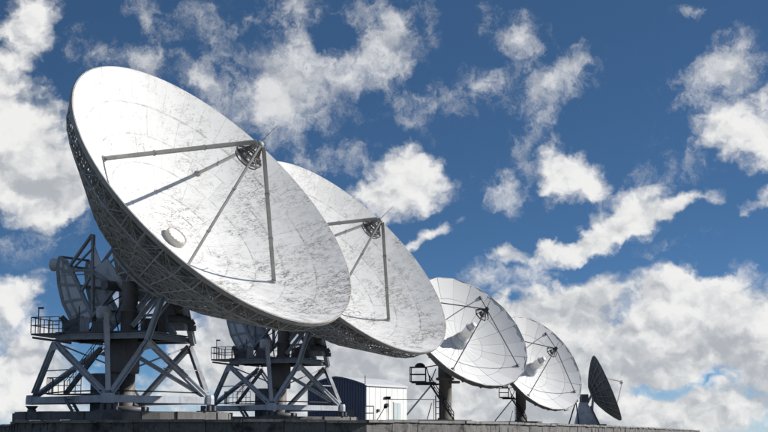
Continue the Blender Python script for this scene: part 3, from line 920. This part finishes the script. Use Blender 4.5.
def clean_antenna(C, n, label, base_z, back=6.3, k=1.0):
    C = Vector(C); n = Vector(n).normalized()
    foot = C - n * back; foot.z = base_z
    root = empty('dish_antenna', foot)
    tag(root, label, 'antenna', 'clean white panelled antennas on tan columns')
    build_clean(root, C - foot, n)
    build_tower(root, (C - n * (back - .9)).z - base_z, k)
    return foot


az4, el4 = R_(39), R_(29)
f3 = clean_antenna((11.22, 197.79, 13.52), (.478, -.672, .565), 'clean white panelled dish antenna on tan column beside the white shed wall', 1.85)
f4 = clean_antenna((26.0, 252.0, 11.85), (math.cos(el4) * math.sin(az4), -math.cos(el4) * math.cos(az4), math.sin(el4)), 'clean white panelled dish antenna on tan column beside the dark-backed antenna', 2.1, 5.2, .80)

# ------------------------------------------------------------------ small antenna seen from behind
D5 = 308.0
C5 = Vector(((606.2 - 384) / 1500 * D5, D5, (434 - 388.5) / 1500 * D5))
N5 = Vector((.92, -.05, .37)).normalized()
foot5 = Vector(((583 - 384) / 1500 * D5, D5 + .5, 2.0))
t5 = empty('dish_antenna', foot5)
tag(t5, 'small antenna turned away, showing the dark ribbed back of its dish', 'antenna')
F5 = dish_frame(C5 - foot5, N5)
R5, P5 = 7.0, 2.6
s5 = lambda r: -P5 * (1 - r * r / R5 / R5)
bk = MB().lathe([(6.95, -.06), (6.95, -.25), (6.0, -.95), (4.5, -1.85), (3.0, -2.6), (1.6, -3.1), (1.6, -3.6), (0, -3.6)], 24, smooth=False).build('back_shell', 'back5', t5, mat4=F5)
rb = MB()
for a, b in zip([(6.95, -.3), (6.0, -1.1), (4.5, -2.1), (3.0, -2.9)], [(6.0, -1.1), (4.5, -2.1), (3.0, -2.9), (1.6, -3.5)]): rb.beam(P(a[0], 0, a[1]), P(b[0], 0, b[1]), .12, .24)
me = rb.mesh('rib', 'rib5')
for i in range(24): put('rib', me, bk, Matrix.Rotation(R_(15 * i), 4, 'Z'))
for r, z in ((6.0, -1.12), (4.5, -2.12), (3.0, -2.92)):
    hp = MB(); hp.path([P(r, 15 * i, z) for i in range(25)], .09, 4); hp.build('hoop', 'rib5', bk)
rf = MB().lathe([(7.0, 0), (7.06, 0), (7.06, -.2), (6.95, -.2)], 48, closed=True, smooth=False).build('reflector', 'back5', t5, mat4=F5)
mat5 = dish_material('small_white', rf, .3)
me = panel_mesh('panel', .3, 7.0, -7.5, 7.5, s5, .05, mat5, na=3, nr=6, gap=.02)
for i in range(24): put('panel', me, rf, Matrix.Rotation(R_(15 * i), 4, 'Z'))
for a in (-60, 60, 180):
    MB().rod(P(5.6, a, s5(5.6)), P(.2, a, 3.1), .09, 6).build('feed_leg', 'leg', t5, mat4=F5)
MB().lathe([(0, 3.4), (.35, 3.3), (.4, 2.7), (0, 2.6)], 14).build('feed_box', 'leg', t5, mat4=F5)
V = Vector
hubp = F5 @ V((0, 0, -3.4))
y = MB(); y.beam(V((-1.4, -.9, .6)), hubp + V((0, -.5, 0)), .35, .35); y.beam(V((1.4, -.9, .6)), hubp + V((.2, -.5, -.3)), .3, .3); y.beam(V((-1.4, .9, .6)), hubp + V((0, .5, 0)), .35, .35)
y.beam(V((1.4, .9, .6)), hubp + V((.2, .5, -.3)), .3, .3); y.build('yoke', 'steel', t5)
MB().prism([V((-2.0, -1.2, .0)), V((3.0, -1.2, .0)), V((1.4, -1.2, 2.6)), V((.3, -1.2, 4.6)), V((-.9, -1.2, 4.4))], (0, 2.2, 0)).build('pedestal', 'pale', t5)
MB().box((-.1, -.6, 5.2), (1.4, 1.6, 1.6), rz=.2).build('turning_head', 'steel_dark', t5)
l5 = MB(); l5.beam((-1.9, -1.6, 4.6), (-3.4, -1.8, 0), .22, .22); l5.beam((-1.9, -1.6, 4.6), (-1.4, -1.9, 0), .22, .22); l5.box((-1.9, -1.6, 4.7), (.9, .8, .5)); l5.build('strut', 'black', t5)
stair_obj('stair', (1.0, -1.8, 3.6), (2.7, -1.9, 0), .7, (0, 1, 0), 10, 'steel_dark', t5)


# ------------------------------------------------------------------ ground, terrace, retaining wall, plinths
TZ = .80
edge = [(-60, 205), (-44, 165), (-30, 122), (-25.5, 104), (-22.2, 92), (-18.5, 87), (-8, 85.5), (-1, 87.0), (5, 94.5), (14.2, 121), (23, 152), (38, 208), (61, 300), (75, 360)]
g = MB(); g.add([(-6000, -600, -1.6), (6000, -600, -1.6), (6000, 9000, -1.6), (-6000, 9000, -1.6)], [(0, 1, 2, 3)])
tag(g.build('ground', 'grass'), kind='structure')
te = MB()
poly = [V((x, y + .25, TZ - .05)) for x, y in edge] + [V((75, 640, TZ - .05)), V((-160, 640, TZ - .05)), V((-160, 205, TZ - .05))]
te.prism([p - V((0, 0, 2.3)) for p in poly], (0, 0, 2.3))
tag(te.build('terrace', 'gravel'), kind='structure')
# wall body: uneven cast faces below the coping
wall_root = empty('retaining_wall', (0, 86, -1.6))
tag(wall_root, 'stained rough concrete retaining wall with pale coping under the antennas', 'wall')
winv = Matrix.Translation((0, -86, 1.6))
rnd = random.Random(21)
cop = None
stones = 0
for (x0, y0), (x1, y1) in zip(edge, edge[1:]):
    a, b = V((x0, y0, 0)), V((x1, y1, 0)); d = (b - a); ln = d.length; d.normalize(); nrm = V((d.y, -d.x, 0))
    near = (a.y + b.y) / 2 < 240
    step = 2.2 if near else 6
    k = max(1, round(ln / step))
    for i in range(k):
        p, q = a + d * (ln * i / k + .02), a + d * (ln * (i + 1) / k - .02)
        off = rnd.uniform(-.05, .05)
        seg = MB()
        # face with an uneven relief
        nx, nz = 5, 4; vs = []
        for iz in range(nz + 1):
            for ix in range(nx + 1):
                t = ix / nx; zz = -1.7 + (TZ - .14 + 1.7) * iz / nz
                vs.append(p.lerp(q, t) + nrm * (off + rnd.uniform(-.04, .04)) + V((0, 0, zz)))
        n0 = len(vs)
        for iz in (0, nz):
            for ix in (0, nx):
                t = ix / nx; zz = -1.7 + (TZ - .14 + 1.7) * iz / nz; vs.append(p.lerp(q, t) - nrm * .45 + V((0, 0, zz)))
        w = nx + 1
        fs = [(iz * w + ix, iz * w + ix + 1, (iz + 1) * w + ix + 1, (iz + 1) * w + ix) for iz in range(nz) for ix in range(nx)]
        fs += [tuple(range(nz * w, nz * w + w)) + (n0 + 3, n0 + 2), tuple([iz * w for iz in range(nz, -1, -1)]) + (n0, n0 + 2), tuple([iz * w + nx for iz in range(nz + 1)]) + (n0 + 3, n0 + 1)]
        seg.add(vs, fs)
        seg.build('wall_block', 'concrete', wall_root, mat4=winv)
        cz = TZ + rnd.uniform(-.03, .03); ov = .13 + rnd.uniform(-.04, .04)
        c = MB(); o1 = rnd.uniform(-.02, .02)
        c.prism([p + nrm * ov + V((0, 0, cz - .15)), q + nrm * (ov + o1) + V((0, 0, cz - .15)), q - nrm * .5 + V((0, 0, cz - .15)), p - nrm * .5 + V((0, 0, cz - .15))], (0, 0, .16))
        c.build('coping_stone', 'coping', wall_root, mat4=winv)

# plinths under each antenna
def plinth(c, rad, top, label, sides=8, rz=0.0, nb=3):
    root = empty('concrete_plinth', (c[0], c[1], TZ - .05)); root.rotation_euler = (0, 0, rz)
    tag(root, label, 'plinth', 'concrete plinths under the antennas')
    hgt = top - TZ + .05
    ring = lambda r, z: [V((r * math.cos(2 * math.pi * i / sides), r * math.sin(2 * math.pi * i / sides), z)) for i in range(sides)]
    MB().prism(ring(rad - .12, .02), (0, 0, hgt - .22)).build('core', 'plinth', root)
    MB().prism(ring(rad - .1, hgt - .2), (0, 0, .198)).build('cap_slab', 'plinth', root)
    if rad > 7:
        pr = random.Random(31); nbk = 38
        for i in range(nbk):
            a0, a1 = 360 / nbk * i + .12, 360 / nbk * (i + 1) - .12
            ro, zt = rad + pr.uniform(-.10, .14), hgt - .02 + pr.uniform(-.10, .05)
            zb = pr.uniform(.02, .12)
            q = [P(rad - .6, a0, zb), P(ro, a0, zb), P(ro + pr.uniform(-.05, .05), a1, zb), P(rad - .6, a1, zb)]
            MB().prism(q, (pr.uniform(-.03, .03), pr.uniform(-.03, .03), zt - zb)).build('edge_block', 'plinth', root)
plinth(t1.location, 7.9, 1.55, 'round-cornered concrete plinth farthest from the navy-gabled shed, under a lattice pedestal', 16)
plinth(t2.location, 7.9, t2.location.z, 'round-cornered concrete plinth next to the navy-gabled shed, under a lattice pedestal', 16)
plinth(f3 + V((-1.6, -.8, 0)), 5.2, 1.85, 'concrete plinth under the tan column beside the white shed wall', 12)
plinth(f4 + V((-1.6, -.8, 0)), 5.2, 2.1, 'concrete plinth under the tan column beside the dark-backed antenna', 12)
plinth(foot5, 4.6, 2.0, 'concrete plinth under the small dark-backed antenna', 12)

# low wooded hills on the horizon
hl = MB(); xs = list(range(-2600, 2601, 65)); vs = []
rnd = random.Random(9)
for i, x in enumerate(xs):
    hh = 5 + 4 * math.sin(x * .0031 + 1) + 2.5 * math.sin(x * .011) + rnd.uniform(0, 1.5)
    vs += [V((x, 3600, -1.7)), V((x, 3900 + 60 * math.sin(x * .01), max(1, hh))), V((x, 4400, -1.7))]
hl.add(vs, [(i * 3 + j, i * 3 + 3 + j, i * 3 + 4 + j, i * 3 + 1 + j) for i in range(len(xs) - 1) for j in (0, 1)], True)
tag(hl.build('hills', 'hill'), kind='structure')

# ------------------------------------------------------------------ shed with navy gable
SD = 178.0
px = 1500 / SD
corner = V(((366 - 384) / px, SD, TZ - .04))     # the near corner between gable and side wall
th = R_(32)
sh = empty('shed', corner, -th)                   # local -x runs along the gable, +y along the side wall
tag(sh, 'shed with navy ribbed gable end and white side wall under a low curved roof', 'shed')
GW, GL = 8.35, 9.2
EH = (434 - 386) / px - TZ; RH = (434 - 377.6) / px - TZ
arc = lambda t: V((-GW + GW * t, 0, EH + (RH - EH) * (1 - abs(2 * t - 1) ** 1.45)))
pts = [arc(i / 10) for i in range(11)]
gb = MB().prism([V((-GW, 0, 0)), V((0, 0, 0))] + pts[::-1], (0, .15, 0)).build('gable_wall', 'navy', sh)
rib = MB().box((0, 0, 0), (.10, .07, 1)).mesh('sheet_rib', 'navy')
for i in range(1, 22):
    x = -GW + GW * i / 22; t = i / 22
    hgt = EH + (RH - EH) * (1 - abs(2 * t - 1) ** 1.45) - .1
    put('sheet_rib', rib, gb, Matrix.Translation((x, -.036, hgt / 2)) @ Matrix.Diagonal((1, 1, hgt, 1)))
MB().prism([V((-.01, .16, 0)), V((-.01, GL, 0)), V((-.01, GL, EH - .02)), V((-.01, .16, EH - .02))], (-.15, 0, 0)).build('side_wall', 'white_sheet', sh)
MB().prism([V((-GW + .01, .16, 0)), V((-GW + .01, GL, 0)), V((-GW + .01, GL, EH - .02)), V((-GW + .01, .16, EH - .02))], (.15, 0, 0)).build('side_wall', 'white_sheet', sh)
MB().prism([V((-GW, GL, 0)), V((0, GL, 0))] + [p + V((0, GL, 0)) for p in pts[::-1]], (0, .15, 0)).build('gable_wall', 'white_sheet', sh)
rf = MB()
for a, b in zip(pts, pts[1:]): rf.prism([a + V((0, -.18, .03)), b + V((0, -.18, .03)), b + V((0, -.18, .15)), a + V((0, -.18, .15))], (0, GL + .5, 0))
ro = rf.build('roof', 'roof', sh)
fs = MB()
for a, b in zip(pts, pts[1:]): fs.prism([a + V((0, -.24, -.02)), b + V((0, -.24, -.02)), b + V((0, -.24, .18)), a + V((0, -.24, .18))], (0, .05, 0))
fs.build('fascia', 'navy', ro)
MB().box((.1, GL / 2, EH + .02), (.16, GL + .3, .14)).build('gutter', 'roof', ro)
d = MB().box((-2.1, -.05, 1.05), (1.15, .08, 2.1)).build('door', 'steel_dark', sh)
MB().box((-1.65, -.11, 1.05), (.08, .05, .18)).build('handle', 'steel', d)
w = MB().box((.03, 7.0, 1.95), (.08, 1.7, 2.3)).build('window', 'white_steel', sh)
for i in range(2): MB().box((.085, 6.6 + .8 * i, 1.95), (.03, .72, 2.1)).build('pane', 'window', w)
MB().box((.12, 4.4, 3.55), (.2, .75, .22)).build('wall_lamp', 'black', sh)
MB().box((.12, 4.5, 2.65), (.26, .55, .42)).build('wall_box', 'black', sh)
MB().box((.1, 2.6, 2.0), (.2, .35, .35)).build('wall_box', 'black', sh)
MB().rod((-.1, .0, EH + .1), (-.1, 0, EH + 1.2), .05, 5).build('antenna_rod', 'black', sh)
s2 = MB()
for j in range(7): s2.beam((.0, .16 + GL * (j + .5) / 7.2, .05), (.0, .16 + GL * (j + .5) / 7.2, EH - .1), .04, .03)
s2.build('sheet_seam', 'white_sheet', sh)

# handrails and service posts beside the shed
gr = empty('guard_rail', corner + V((.6, -4.5, 0)))
r = MB(); railing(r, [V((-.6, 0, 0)), V((.35, -.4, 0))], 2.4, .06, .9, mid=2); r.build('rail', 'steel_dark', gr)
tag(gr, 'short grey handrail beside the shed corner', 'railing')
gr = empty('service_rail', corner + V((3.0, -6.0, 0)))
r = MB(); r.rod((-.4, 0, 0), (-.4, 0, 3.2), .05, 5); r.rod((-.4, 0, 3.15), (5.2, 3.0, 3.2), .04, 5); r.rod((4.9, 2.9, 0), (4.9, 2.9, 3.2), .045, 5); r.rod((-1.9, -.6, .4), (-.5, 0, 2.7), .05, 5)
r.build('rail', 'steel_dark', gr)
MB().box((-.4, -.05, 3.3), (.6, .3, .35)).build('lamp_head', 'black', gr)
MB().box((-.7, -.05, 2.3), (.4, .3, .3)).build('switch_box', 'black', gr)
tag(gr, 'thin service rail with lamp post in front of the white shed wall', 'railing')
